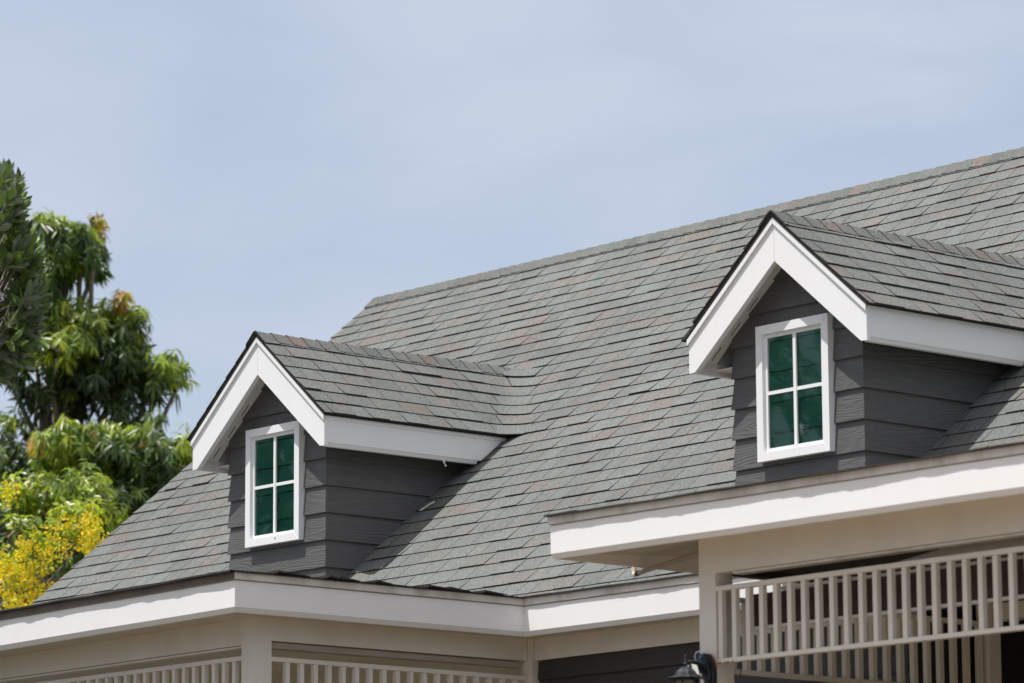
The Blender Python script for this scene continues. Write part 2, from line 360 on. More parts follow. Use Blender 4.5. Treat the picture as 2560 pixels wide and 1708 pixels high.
# ridge caps
def caps(mb, p0, dirv, length, half, drop, w=0.137, skip=0.0):
    """folded cap shingles along a ridge: half = plan half width, drop = fall over it"""
    d = Vector(dirv).normalized(); sd = Vector((d.y, -d.x, 0)); s = 0; i = 0
    while s < length:
        c = tuple(q*.86 for q in (shcol() if random.random() > .05 else (0.190, 0.155, 0.142)))
        a, b = s, min(s+w+.012, length); h0, h1 = 0.008, 0.016
        prof = [(-half, -drop), (-half*.55, -drop*.52), (-half*.18, -drop*.12), (0, -drop*.04), (half*.18, -drop*.12), (half*.55, -drop*.52), (half, -drop)]
        A = [Vector(p0)+d*a+sd*u+Vector((0, 0, v+h1)) for u, v in prof]; B = [Vector(p0)+d*b+sd*u+Vector((0, 0, v+h0)) for u, v in prof]
        for k in range(6): mb.face([A[k], A[k+1], B[k+1], B[k]], 0, c)
        A2 = [q-Vector((0, 0, .014)) for q in A]
        for k in range(6): mb.face([A2[k], A2[k+1], A[k+1], A[k]], 1, c)
        for k in (0, 6): mb.face([A2[k], A[k], B[k], B[k]-Vector((0, 0, .012))], 1, c)
        s += w + random.uniform(-.004, .004)
cap = MB(); caps(cap, (XL-.02, YM, ZM+.004), (1, 0, 0), XR-XL, 0.125, 0.125*T)
roof = main_mb.build('main_roof', ['shingle', 'deck'], house)
cap.build('ridge_cap', ['shingle', 'deck'], roof)
deck = MB(); ny = SN; nz_ = math.sqrt(1-SN*SN)
yb, ye = ym(ZE)-.0, YM
for off, flip in ((0.010, 0), (0.05, 1)):
    q = [(XL, yb+off*ny, ZE-off*nz_), (XR, yb+off*ny, ZE-off*nz_), (XR, ye, ZM-off*1.3), (XL, ye, ZM-off*1.3)]; deck.face(q if not flip else q[::-1])
    q = [(XL, 2*YM-yb, ZE-off*nz_), (XR, 2*YM-yb, ZE-off*nz_), (XR, ye, ZM-off*1.3+.0005), (XL, ye, ZM-off*1.3+.0005)]; deck.face(q[::-1] if not flip else q)
for x in (XL, XR):
    deck.face([(x, yb, ZE-.01), (x, ye, ZM-.013), (x, ye, ZM-.065), (x, yb+.03, ZE-.05)]); deck.face([(x, 2*YM-yb, ZE-.01), (x, ye, ZM-.013), (x, ye, ZM-.065), (x, 2*YM-yb-.03, ZE-.05)])
deck.build('roof_deck', 'deck', roof)
bk = MB(); n = Vector((0, SN, nz_))
for k in range(36):
    z0 = ZM - (k+1)*DS*SN; z1 = ZM-k*DS*SN; y0 = 2*YM-ym(z0); y1 = 2*YM-ym(z1); x = XL
    while x < XR:
        b = min(x+random.uniform(.5, .9), XR); c = shcol()
        bk.face([Vector((x+.003, y0, z0))+n*.012, Vector((x+.003, y1, z1))+n*.001, Vector((b-.003, y1, z1))+n*.001, Vector((b-.003, y0, z0))+n*.012][::-1], 0, c); x = b
bk.build('rear_shingles', ['shingle', 'deck'], roof)

# ------------------------------------------------------------------ lap siding
def clip(poly, z0, z1):
    def half(P, z, keep_above):
        out = []
        for i in range(len(P)):
            a, b = P[i], P[(i+1) % len(P)]; ia = (a[1] >= z) if keep_above else (a[1] <= z); ib = (b[1] >= z) if keep_above else (b[1] <= z)
            if ia: out.append(a)
            if ia != ib:
                t = (z-a[1])/(b[1]-a[1]); out.append((a[0]+(b[0]-a[0])*t, z))
        return out
    P = half(poly, z0, True); return half(P, z1, False) if len(P) > 2 else []
EXPO = 0.1935; ZS = -0.0018
def lap(mb, poly, plane, axis, edge_pos=None, edge_neg=None, mi=0, sgn=-1):
    """poly in (u,z); axis 'x': wall in plane y=plane facing -y ; 'y': wall in plane x=plane facing +x"""
    zmin = min(p[1] for p in poly); zmax = max(p[1] for p in poly); k = math.floor((zmin-ZS)/EXPO)
    while ZS+k*EXPO < zmax:
        b = ZS+k*EXPO; k += 1; P = clip(poly, max(b, zmin), min(b+EXPO, zmax))
        if len(P) < 3: continue
        c = (random.random(), random.random(), random.random()); jit = random.uniform(-.0015, .0015)
        def pos(u, z, back=False):
            off = 0.017*(1-(z-b)/EXPO) + 0.004 + jit
            if back: off = 0.0
            uu = u
            if edge_pos is not None and abs(u-edge_pos) < 1e-6: uu = u+off
            if edge_neg is not None and abs(u-edge_neg) < 1e-6: uu = u-off
            return (uu, plane-off, z) if axis == 'x' else (plane+off, uu, z)
        F = [pos(u, z) for u, z in P]
        mb.face(F, mi, c)
        bot = sorted([p for p in P if abs(p[1]-min(q[1] for q in P)) < 1e-6])
        if len(bot) >= 2:
            a, e = bot[0], bot[-1]; mb.face([pos(*a), pos(*e), pos(*e, True), pos(*a, True)], mi, c)
GS = 0.86; ZSA = 1.515           # gable soffit: z = ZSA - GS*|x + W/2|
def fascia(mb, p0, p1, out, tilt0=0.0, tilt1=0.0, m0=0, m1=0, h=FH, trim=0.047, topz=None, mt=1, groove=True):
    """profile swept from p0 to p1 (top edge, plan points) with outward vector; m0/m1 mitre signs"""
    prof = [(-.04, 0), (.012, 0), (.012, -trim+.003), (-.004, -trim), (-.004, -trim-.003), (0, -trim-.003), (0, -h+.030), (-.018, -h), (-.045, -h)]
    mats = [mt, mt, 2, 2, 2, 0, 0, 0, 0]
    p0 = Vector(p0); p1 = Vector(p1); d = (p1-p0); d.z = 0; d.normalize(); o = Vector(out)
    n = max(1, int((p1-p0).length/0.5)); R_ = []
    for i in range(n+1):
        t = i/n; q = p0.lerp(p1, t); wz = 0 if i in (0, n) else random.uniform(-.0018, .0018); wo = 0 if i in (0, n) else random.uniform(-.0015, .0015)
        row = []
        for u, v in prof:
            a = d*((m0*u) if i == 0 else (m1*u) if i == n else 0); row.append(q + o*(u+wo) + a + Vector((0, 0, v+wz)))
        R_.append(row)
    for i in range(n):
        for k in range(len(prof)): mb.face([R_[i][k], R_[i+1][k], R_[i+1][(k+1) % len(prof)], R_[i][(k+1) % len(prof)]], mats[k])
    mb.face(R_[0]); mb.face(R_[-1][::-1])

# ------------------------------------------------------------------ dormers
def make_dormer(i):
    X, dz = DORM[i]
    def B(mb, name, mats, parent, **k):
        return mb.build(name, mats, parent, **k)
    s = MB()
    fr = [(0, -.28), (0, ZSA-GS*W_/2), (-W_/2, ZSA), (-W_, ZSA-GS*W_/2), (-W_, -.28)]
    lap(s, fr, 0.0, 'x', edge_pos=0.0, edge_neg=-W_, mi=0)
    zs = ZB+.03
    sd = [(0, -.28), (0, zs), (ym(zs)+.02, zs), (ym(-.28)-.02+.05, -.28)]
    lap(s, [(0, ZR-.02), (0, zs), (ym(zs)+.03, zs)], 0.0, 'y', edge_neg=0.0, mi=1)
    lap(s, [(0, ZR-.02), (0, zs), (ym(zs)+.03, zs)], -W_, 'y', mi=1) if False else s.face([(-W_, 0, -.28), (-W_, 0, zs), (-W_, ym(zs)+.03, zs)], 1)
    d = B(s, 'dormer', ['siding_x', 'siding_y'], house)
    d['label'] = ['gabled dormer on the left half of the roof, fully clear of the right frame edge', 'larger looking gabled dormer at the right with its eave running out of frame'][i]
    # bargeboards
    xm = -W_/2
    so = (ZA-ZT)/(W_/2+O_)
    for sg in (-1, 1):
        m = MB(); e = 0.0012*sg
        def pt(x, z, y): return (xm+sg*x, y, z)
        xo = W_/2+O_; xi = W_/2+O_-.052
        poly = [(abs(e), ZA), (xo, ZT), (xo, ZB), (xi, ZB+.004), (abs(e), ZI)]
        m.prism([pt(x, z, -P_) for x, z in poly], (0, .03, 0))
        # drip moulding along the top edge
        tr = [(abs(e), ZA+.010), (xo+.012, ZT-.002), (xo+.012, ZT-.048), (abs(e), ZA-.042)]
        tr = [(abs(e), ZA+.010), (xo+.006, ZT+.006), (xo+.006, ZT-.030), (abs(e), ZA-.028)]
        m.prism([pt(x, z, -P_-.014) for x, z in tr], (0, .013, 0))
        # chamfered inner edge strip
        st = [(abs(e), ZI), (xi, ZB+.004), (xi+.014, ZB+.004), (abs(e), ZI+.020)]
        m.prism([pt(x, z, -P_+.0305) for x, z in [(abs(e), ZI+.006), (xi-.004, ZB+.010), (xi+.014, ZB+.012), (abs(e), ZI+.030)]], (0, .012, 0))
        B(m, 'bargeboard', 'white', d)
    # eave fascias and soffits
    m = MB()
    for sg in (1, -1):
        fa = MB()
        xo = xm+sg*(W_/2+O_)
        yt, ybt = ym(ZT)-.015, ym(ZB)-.025
        prof = [(ybt, ZB), (yt, ZT)]
        # main board
        out = sg
        fa.prism([(xo, -P_+.0305, ZT), (xo, -P_+.0305, ZB+.026), (xo, ybt+.03, ZB+.026), (xo, yt, ZT)], (-sg*.03, 0, 0))
        fa.prism([(xo-sg*.003, -P_+.0305, ZB+.0255), (xo-sg*.016, -P_+.0305, ZB), (xo-sg*.045, -P_+.0305, ZB), (xo-sg*.045, -P_+.0305, ZB+.0255)], (0, ybt+P_-.03, 0))
        fa.prism([(xo+sg*.008, -P_+.002, ZT+.004), (xo+sg*.008, -P_+.002, ZT-.022), (xo+sg*.0003, -P_+.002, ZT-.022), (xo+sg*.0003, -P_+.002, ZT+.004)], (0, yt+P_, 0))
        xw = xm+sg*W_/2
        B(fa, 'fascia', 'white', d)
        m.prism([(xo-sg*.04, 0.001, ZB+.03), (xw-sg*.03, .001, ZB+.03), (xw-sg*.03, 1.3, ZB+.03), (xo-sg*.04, 1.3, ZB+.03)], (0, 0, .01), 1 if sg > 0 else 0)  # right underside near-black: eave shade put into the colour; left keeps soffit paint
    for sg in (-1, 1):
        xe = W_/2+O_-.05
        q = [(xm, -P_+.03, ZSA), (xm+sg*xe, -P_+.03, ZSA-GS*xe), (xm+sg*xe, .0, ZSA-GS*xe), (xm, .0, ZSA)]
        m.prism(q, (0, 0, .012), 0)
        m.prism([(xm+sg*xe, -P_+.03, ZSA-GS*xe), (xm+sg*xe, -P_+.03, ZB), (xm+sg*xe, 1.1, ZB), (xm+sg*xe, 1.1, ZSA-GS*xe)], (sg*.004, 0, 0), 0)
        # dark vent slots in the sloping soffit
        for a, y in ((.08, -.125), (.25, -.125), (.30, -.045), (.46, -.045), (.52, -.125), (.62, -.06)):
            b = a+.085
            m.prism([(xm+sg*a, y, ZSA-GS*a-.0015), (xm+sg*b, y, ZSA-GS*b-.0015), (xm+sg*b, y+.007, ZSA-GS*b-.0015), (xm+sg*a, y+.007, ZSA-GS*a-.0015)], (0, 0, .001), 2)
    B(m, 'soffit', ['soffit_paint', 'dark', 'dark'], d)
    # window frame
    f = MB(); x0, x1, z0, z1 = -.860, -.234, .213, 1.064; bw = .055
    yf, yb_ = -.062, -.018
    for sg, (a, b) in ((0, (x0, x0+bw)), (1, (x1-bw, x1))):
        xa, xb = a, b
        pl = [(x0, z0), (x0+bw, z0+bw), (x0+bw, z1-bw), (x0, z1)] if sg == 0 else [(x1-bw, z0+bw), (x1, z0), (x1, z1), (x1-bw, z1-bw)]
        f.prism([(x, yf, z) for x, z in pl], (0, .066, 0))
    for pl in ([(x0+.001, z0), (x1-.001, z0), (x1-bw-.0005, z0+bw), (x0+bw+.0005, z0+bw)], [(x0+bw+.0005, z1-bw), (x1-bw-.0005, z1-bw), (x1-.001, z1), (x0+.001, z1)]):
        f.prism([(x, yf-.0015, z) for x, z in pl], (0, .067, 0))
    # inner sash
    g0, g1, h0, h1 = x0+bw, x1-bw, z0+bw, z1-bw; sw = .024; ys = -.040
    f.box(g0, g0+sw, ys, -.004, h0, h1); f.box(g1-sw, g1, ys, -.004, h0, h1)
    f.box(g0+sw, g1-sw, ys+.001, -.004, h0, h0+sw); f.box(g0+sw, g1-sw, ys+.001, -.004, h1-sw, h1)
    xc = (g0+g1)/2+.004; zc = .638
    f.box(xc-.012, xc+.012, ys-.002, -.0305, h0+sw-.004, h1-sw+.004); f.box(g0+sw-.006, xc-.012, ys+.002, -.0305, zc-.011, zc+.011); f.box(xc+.012, g1-sw+.006, ys+.002, -.0305, zc-.011, zc+.011)
    fo = B(f, 'window_frame', 'white', d)
    bv = fo.modifiers.new('bevel', 'BEVEL'); bv.width = .0025; bv.segments = 1
    if i == 0:
        kn = MB(); kn.prism([(-.508, yf-.0035, .243), (-.500, yf-.0035, .240), (-.496, yf-.0035, .250), (-.503, yf-.0035, .256)], (0, .0015, 0)); B(kn, 'knot_hole', 'dark', d)
    g = MB(); lap(g, [(g0+.004, h0+.004), (g1-.004, h0+.004), (g1-.004, h1-.004), (g0+.004, h1-.004)], -.003, 'x'); B(g, 'window_backing', 'siding_green', d)
    g = MB(); g.face([(g0+.01, -.0300, h0+.01), (g1-.01, -.0300, h0+.01), (g1-.01, -.0300, h1-.01), (g0+.01, -.0300, h1-.01)])
    B(g, 'window_pane', 'glass', d)
    # roof deck of the dormer with its dark layered shingle edge
    k = MB(); zt = ZRD-.006
    for sg in (-1, 1):
        xe = W_/2+O_+.022
        q = [(xm, -P_-.018, zt), (xm+sg*xe, -P_-.018, zt-SD*xe), (xm+sg*xe, ym(zt-SD*xe)+.02, zt-SD*xe), (xm, ym(zt)+.02, zt)]
        k.prism(q, (0, 0, -.022))
    B(k, 'roof_board', 'deck', d)
    # its shingles
    mb = dorm_mb[i]; mb.v = [(x-X, y, z-dz) for x, y, z in mb.v]
    cp = MB(); caps(cp, (xm, -P_-.03, ZRD+.002), (0, 1, 0), ym(ZRD)+P_+.05, .105, .105*SD)
    r = B(mb, 'dormer_roof', ['shingle', 'deck'], d)
    B(cp, 'ridge_cap', ['shingle', 'deck'], d)
    d.location = (X, 0, dz)
    return d
M['soffit_paint'] = paint('soffit_paint', (0.76, 0.74, 0.70), (0.5, 0.45, 0.38), 0.25)
dA = make_dormer(0); dB = make_dormer(1)

# ------------------------------------------------------------------ porch roofs
def lip(mb, p0, p1, out, amp=.0032, base=.034, lift=.004, th=.011, chunks=0):
    """ragged shingle edge hanging over a fascia"""
    p0 = Vector(p0); p1 = Vector(p1); o = Vector(out); L = (p1-p0).length; n = int(L/.035); ph = random.uniform(0, 9); pts = []
    wob = 0
    for i in range(n+1):
        s = L*i/n; wob = wob*.75 + random.uniform(-1, 1)*amp*.55 + (random.uniform(.002, .006) if random.random() < .08 else 0)
        e = base + amp*.35*math.sin(s*2.3+ph) + amp*.3*math.sin(s*6.1+ph*2) + wob*.8
        z = lift*.5*math.sin(s*3.1+ph) + lift*.4*math.sin(s*9+ph)
        pts.append((p0.lerp(p1, i/n), e, z))
    for (a, ea, za), (b, eb, zb) in zip(pts, pts[1:]):
        A0 = a+o*ea+Vector((0, 0, za)); B0 = b+o*eb+Vector((0, 0, zb)); A1 = a-o*.25+Vector((0, 0, .004)); B1 = b-o*.25+Vector((0, 0, .004)); up = Vector((0, 0, th))
        c = shcol() if random.random() < .2 else mb._c if hasattr(mb, '_c') else shcol(); mb._c = c
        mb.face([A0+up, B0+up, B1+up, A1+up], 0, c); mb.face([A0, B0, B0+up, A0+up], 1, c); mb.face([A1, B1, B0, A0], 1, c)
    for k in range(chunks):
        s = L*(0.15+.8*k/chunks)+random.uniform(-.1, .1); q = p0.lerp(p1, min(max(s/L, 0), .97)); d = (p1-p0).normalized(); w = random.uniform(.12, .3)
        z0, z1 = .018, .002
        A = q+o*.045+Vector((0, 0, th+z0)); B = q+d*w+o*.04+Vector((0, 0, th+z1)); C_ = q+d*w-o*.2+Vector((0, 0, th+.002)); D = q-o*.2+Vector((0, 0, th+z0))
        mb.face([A, B, C_, D], 0, shcol()); dn = Vector((0, 0, -.014)); mb.face([A+dn, B+dn*.4, B, A], 1); mb.face([D+dn, A+dn, A, D], 1)
TC = .012                         # the left porch eave drops slightly towards the left
XW = -4.55
zc = lambda x: ZE + TC*(x-XC)
pr = MB()
pr.face([(XW, YC+.2, zc(XW)+.006), (XC-.2, YC+.2, ZE+.006), (XC-.2, YE+.02, ZE+.006), (XW, YE+.02, zc(XW)+.006)], 0, (.14, .15, .14))
lip(pr, (XW, YC, zc(XW)), (XC, YC, ZE), (0, -1, 0), base=.036)
lip(pr, (XC, YC-.03, ZE), (XC, YE, ZE), (1, 0, 0), base=.022, amp=.004, chunks=7, lift=.003)
porch = pr.build('porch_roof', ['shingle', 'deck'], house); porch['label'] = 'low porch roof edge at the lower left'
m = MB(); fascia(m, (XW, YC, zc(XW)), (XC, YC, ZE), (0, -1, 0), m1=1, mt=3)
m.build('fascia', ['white', 'trim', 'wood', 'trim_dark'], porch)
m = MB(); fascia(m, (XC, YC, ZE), (XC, YE, ZE), (1, 0, 0), m0=-1, m1=-1)
m.build('fascia', ['white', 'trim', 'wood', 'trim_dark'], porch)
m = MB(); m.face([(XW, YC+.035, zc(XW)-FH+.012), (XC-.035, YC+.035, ZE-FH+.012), (XC-.035, -.02, ZE-FH+.016), (XW, -.02, zc(XW)-FH+.016)]); m.build('soffit', 'soffit_x', porch)
# eave between the porches
m = MB(); lip(m, (XC, YE, ZE), (8.0, YE, ZE), (0, -1, 0), base=.030, lift=.003); eave = m.build('eave_edge', ['shingle', 'deck'], house)
m = MB(); fascia(m, (XC, YE, ZE), (8.0, YE, ZE), (0, -1, 0), m0=1); m.build('fascia', ['white', 'trim', 'wood'], eave)
m = MB(); m.face([(XC-.035, YE+.035, ZE-FH+.012), (8.0, YE+.035, ZE-FH+.012), (8.0, .06, ZE-FH+.016), (XC-.035, .06, ZE-FH+.016)]); m.build('soffit', 'soffit_x', eave)
# right porch
TB = -.003; zb_ = lambda x: ZBT + TB*(x-XB); XE = XR
pr = MB(); pr.face([(XB+.2, YB+.2, ZBT+.006), (XE, YB+.2, zb_(XE)+.006), (XE, ym(ZBT)+.05, zb_(XE)+.006), (XB+.2, ym(ZBT)+.05, ZBT+.006)], 0, (.14, .15, .14))
lip(pr, (XB-.02, YB, ZBT), (XE, YB, zb_(XE)), (0, -1, 0), base=.036, th=.009)
lip(pr, (XB, ym(ZBT)+.02, ZBT), (XB, YB-.03, ZBT), (-1, 0, 0), base=.02, th=.009)
pB = pr.build('porch_roof', ['shingle', 'deck'], house); pB['label'] = 'low porch roof edge at the lower right, nearer than the eave behind'
m = MB(); fascia(m, (XB, YB, ZBT), (XE, YB, zb_(XE)), (0, -1, 0), m0=-1); m.build('fascia', ['white', 'trim', 'wood'], pB)
m = MB(); fascia(m, (XB, YE-.04, ZBT), (XB, YB, ZBT), (-1, 0, 0), m1=1); m.build('fascia', ['white', 'trim', 'wood'], pB)
m = MB(); m.face([(XB+.03, YB+.035, -.552), (XE, YB+.035, -.560), (XE, -.9, -.49), (XB+.03, -.9, -.482)]); m.face([(XB+.03, -.9, -.482), (XE, -.9, -.49), (XE, .9, -.49), (XB+.03, .9, -.482)]); m.build('soffit', 'soffit_x', pB)

# ------------------------------------------------------------------ walls
def wall_part(polys, name='wall', label=None):
    m = MB()
    for poly, pl, ax, mi in polys: lap(m, poly, pl, ax, mi=mi)
    o = m.build(name, ['siding_deep', 'siding_shade_y'], house)
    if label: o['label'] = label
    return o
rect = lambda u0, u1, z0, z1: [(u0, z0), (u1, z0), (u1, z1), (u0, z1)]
wall_part([(rect(2.30, 5.60, -Z0, -.846), -.03, 'x', 0), (rect(-.03, .95, -Z0, -.60), 5.60, 'y', 1), (rect(5.60, 10.2, -Z0, -.5), .95, 'x', 0), (rect(.95, 6.9, -Z0, -.5), 10.2, 'y', 1)], label='lap siding wall under the eaves, its shade darkened into the colour')
m = MB(); m.box(-4.15, 2.25, .10, .13, -Z0, -.60); m.face([(XW+.3, YC+.5, -.705), (2.1, YC+.5, -.66), (2.1, .10, -.66), (XW+.3, .10, -.705)]); m.box(-4.1, 10.2, 6.9, 7.0, -Z0, -.45); m.box(-4.15, -4.05, .13, 7.0, -Z0, -.42)
m.prism([(-4.15, ym(-.4), -.4), (-4.15, 2*YM-ym(-.4), -.4), (-4.15, YM, ZM-.12)], (.04, 0, 0)); m.prism([(10.2, ym(-.4), -.4), (10.2, 2*YM-ym(-.4), -.4), (10.2, YM, ZM-.12)], (-.04, 0, 0))
m.build('porch_wall', 'cream', house)

# ------------------------------------------------------------------ beams and posts
YPC, XPC = YC+.33, 2.241          # left porch post corner
YPB, XPB = YB+.33, 5.834
def beam(polys, name, mat='cream', label=None, parent=house, bev=.004):
    m = MB()
    for p in polys: m.box(*p)
    o = m.build(name, mat, parent)
    if bev: b = o.modifiers.new('bevel', 'BEVEL'); b.width = bev; b.segments = 2
    if label: o['label'] = label
    return o
bmz = lambda x: TC*(x-XC)
m = MB(); m.prism([(XW, YPC, -.700+bmz(XW)), (XPC-.133, YPC, -.700), (XPC-.133, YPC, -.868), (XW, YPC, -.868+bmz(XW)*.35)], (0, .10, 0)); m.prism([(XW, YPC+.008, -.872+bmz(XW)*.35), (XPC-.133, YPC+.008, -.868-.004), (XPC-.133, YPC+.008, -.885), (XW, YPC+.008, -.885+bmz(XW)*.35)], (0, .08, 0))
m.build('beam', 'cream', house)
beam([(XPC-.10, XPC, YPC+.133, -.09, -.842, -.700)], 'beam'); beam([(XPC-.125, XPC-.03, YPC+.133, -.12, -.884, -.848)], 'beam_packer', 'wood')
beam([(XPC-.133, XPC, YPC, YPC+.133, -Z0, -.700)], 'post'); beam([(XPC-.06, XPC+.045, -.085, .06, -Z0, -.700)], 'post', label='dirty post in the inner corner between the porch and the dark wall')
beam([(XPC+.05, 5.62, -.068, .03, -.842, -.700)], 'beam')
beam([(XPB-.12, XPB-.02, YPB+.133, .45, -.725, -.50)], 'shade_board', 'dark')  # added board, painted near-black so the gap reads as shade
beam([(XPB, XE-.4, YPB, YPB+.10, -.735, -.50)], 'beam'); beam([(XPB+.13, XE-.4, YPB+.010, YPB+.09, -.752, -.738)], 'beam_edge_strip', 'trim')
beam([(XPB-.133, XPB, YPB, YPB+.133, -Z0, -.50)], 'post', label='post that carries the wall lantern'); beam([(5.70, 5.80, .45, .55, -Z0, -.50)], 'post')
beam([(5.81, 9.9, .48, .58, -.845, -.745)], 'beam', 'cream', 'back beam seen between the balusters')
# ceiling sheet painted black as shade and a sagging trim board behind the right beam
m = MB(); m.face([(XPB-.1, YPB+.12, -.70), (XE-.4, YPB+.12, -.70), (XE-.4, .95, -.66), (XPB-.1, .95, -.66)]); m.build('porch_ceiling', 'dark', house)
m = MB(); m.prism([(7.02, YPB+.115, -.80), (8.10, YPB+.115, -.815), (10.0, YPB+.115, -.82), (10.0, YPB+.115, -.73), (7.55, YPB+.115, -.735)], (0, .012, 0)); m.build('sagging_board', 'wood', house)

# ------------------------------------------------------------------ spindle panels
def spindle(org, axis, length, ztop, first, pitch, n, label, hgt=.43, zbot_show=True, s=.032):
    """rails plus balusters; axis 'x' or 'y' from org (plan) in the positive direction"""
    x, y = org; m = MB(); d = .042
    def bx(mb, u0, u1, z0, z1, w0=0, w1=d):
        if axis == 'x': mb.box(x+u0, x+u1, y+w0, y+w1, z0, z1)
        else: mb.box(x-w1, x-w0, y+u0, y+u1, z0, z1)
    bx(m, 0, length, ztop-.027, ztop); bx(m, 0, length, ztop-hgt, ztop-hgt+.024, -.003, d+.008)
    p = m.build('spindle_panel', 'cream', house); p['label'] = label
    b = p.modifiers.new('bevel', 'BEVEL'); b.width = .003; b.segments = 1
    for i in range(n):
        mb = MB(); u = first+pitch*i + random.uniform(-.002, .002)
        bx(mb, u, u+s, ztop-hgt+.0245, ztop-.0275, .004, .004+s); mb.build('baluster', 'cream', p)
    return p
spindle((XPB, YPB+.003), 'x', 4.1, -.810, .012, .1078, 37, 'white spindle panel hung in front under the right porch beam')
spindle((XPB-.055, YPB+.133), 'y', 2.15, -.850, .045, .1136, 19, 'spindle panel at the side of the right porch, seen through the front one', s=.034)
spindle((XPC, YPC+.133), 'y', 2.10, -.942, .115, .1105, 18, 'spindle panel facing right between left post and inner corner')
beam([(-4.40, -4.27, YPC, YPC+.133, -Z0, -.73)], 'post')
spindle((-5.0+7*.1052, YPC+.003), 'x', 5.0-7*.1052+XPC-.133, -.935, .060, .1052, 60, 'shaded spindle panel at the far lower left')

# ------------------------------------------------------------------ loose things on the house
bl = empty('roller_blind', (XPB+.04, YPB+.20, Z0-1.05), 'dark maroon slatted blind with a pale bottom bar behind the right spindle panel', 'blind'); OB = (XPB+.04, YPB+.20, Z0-1.05)
m = MB(); zt_, zb2 = -.848, -1.030
for k in range(2): m.box(XPB+.035, 9.8, YPB+.20+.010*k, YPB+.215+.010*k, zb2+k*.092, zb2+k*.092+.0905)
m.build('slats', 'red', bl, org=OB)
m = MB(); m.box(XPB+.02, 9.8, YPB+.19, YPB+.225, zb2-.020, zb2-.002); m.build('bottom_bar', 'whiteplastic', bl, org=OB)
m = MB(); m.box(XPB+.30, 9.8, YPB+.19, YPB+.225, zt_+.006, zt_+.022); m.build('head_rail', 'trim', bl, org=OB)

# wall lantern on the right post
LX, LY = 5.806, YPB-.21
OL = (5.78, YPB, Z0-1.27)
lan = empty('wall_lantern', OL, 'dark blue-black carriage lantern coming loose from the white porch post', 'lantern')
m = MB()
pl = [(-.045, -.10), (-.062, -.05), (-.062, .03), (-.04, .075), (.0, .092), (.04, .075), (.062, .03), (.062, -.05), (.045, -.10), (0, -.125)]
def platept(u, w, y): a = math.radians(8); return (5.785+u*math.cos(a)-w*math.sin(a)+.0, y - (w)*.10 - u*.25, -1.262+w*math.cos(a)*.9+u*math.sin(a))
m.prism([platept(u, w, YPB-.032) for u, w in pl], (0, .026, 0)); m.prism([platept(u*.7, w*.75, YPB-.046) for u, w in pl], (0, .014, 0))
m.build('backplate', 'darkmetal', lan, org=OL)
m = MB(); m.tube([(5.785, YPB-.04, -1.262), (5.79, YPB-.08, -1.250), (5.797, YPB-.13, -1.241), (LX, LY, -1.243)], [.024, .019, .014, .012], 10)
m.tube([(5.785, YPB-.04, -1.30), (5.79, YPB-.075, -1.285), (5.796, YPB-.10, -1.262), (5.798, YPB-.12, -1.245)], [.012, .010, .009, .009], 8); m.build('arm', 'darkmetal', lan, org=OL, smooth=True)
m = MB(); m.lathe(LX, LY, [(.001, -1.200), (.005, -1.203), (.006, -1.212), (.0035, -1.220), (.009, -1.228), (.010, -1.234), (.006, -1.242), (.014, -1.248), (.015, -1.256), (.009, -1.262), (.010, -1.272)], 14); m.build('finial', 'darkmetal', lan, org=OL, smooth=True)
m = MB(); m.lathe(LX, LY, [(.010, -1.268), (.024, -1.272), (.044, -1.284), (.058, -1.300), (.066, -1.318), (.078, -1.324), (.100, -1.327), (.104, -1.331), (.100, -1.335), (.070, -1.337)], 24, flute=.06); m.build('cap', 'darkmetal', lan, org=OL)
m = MB()
m.face([(LX-.017, LY+.03, -1.243), (LX-.006, LY+.03, -1.243), (LX-.004, LY+.03, -1.300), (LX-.085, LY+.03, -1.322)]); m.face([(LX+.012, LY+.03, -1.252), (LX+.055, LY+.03, -1.262), (LX+.075, LY+.03, -1.318), (LX+.03, LY+.03, -1.300)])
m2 = MB()
for q in m.f: m2.prism([m.v[k] for k in q], (0, .004, 0))
m2.build('cap_lining', 'whiteplastic', lan, org=OL)
m = MB()
for k in range(6):
    a = math.pi/3*k; m.tube([(LX+.068*math.cos(a), LY+.068*math.sin(a), -1.336), (LX+.048*math.cos(a), LY+.048*math.sin(a), -1.50)], .006, 6)
m.lathe(LX, LY, [(.066, -1.336), (.074, -1.340), (.070, -1.348)], 12); m.lathe(LX, LY, [(.05, -1.497), (.058, -1.505), (.04, -1.52), (.012, -1.54), (.004, -1.56), (.001, -1.562)], 12); m.build('cage', 'darkmetal', lan, org=OL)
m = MB(); m.lathe(LX, LY, [(.060, -1.345), (.043, -1.497)], 6); m.build('lantern_glass', 'frost', lan, org=OL)
def curve(pts, n=14):
    out = []
    for i in range(n+1):
        t = i/n*(len(pts)-1); k = min(int(t), len(pts)-2); f = t-k; P = [Vector(pts[max(0, min(len(pts)-1, j))]) for j in (k-1, k, k+1, k+2)]
        out.append(.5*((2*P[1])+(-P[0]+P[2])*f+(2*P[0]-5*P[1]+4*P[2]-P[3])*f*f+(-P[0]+3*P[1]-3*P[2]+P[3])*f**3))
    return out
yw = YPB-.012
for nm, mt, r, pts in (('wire', 'whiteplastic', .0035, [(5.70, yw-.01, -1.225), (5.694, yw-.02, -1.20), (5.705, yw-.02, -1.172), (5.735, yw-.01, -1.165), (5.765, yw-.03, -1.18)]),
                       ('wire', 'wire_b', .006, [(5.722, yw-.02, -1.215), (5.728, yw-.02, -1.195), (5.745, yw-.02, -1.185), (5.76, yw-.02, -1.20)]),
                       ('wire', 'wire_r', .004, [(5.825, yw-.02, -1.19), (5.842, yw-.01, -1.23), (5.846, yw, -1.27), (5.835, yw, -1.29)])):
    m = MB(); m.tube(curve(pts), r, 6); m.build(nm, mt, lan, org=OL, smooth=True)

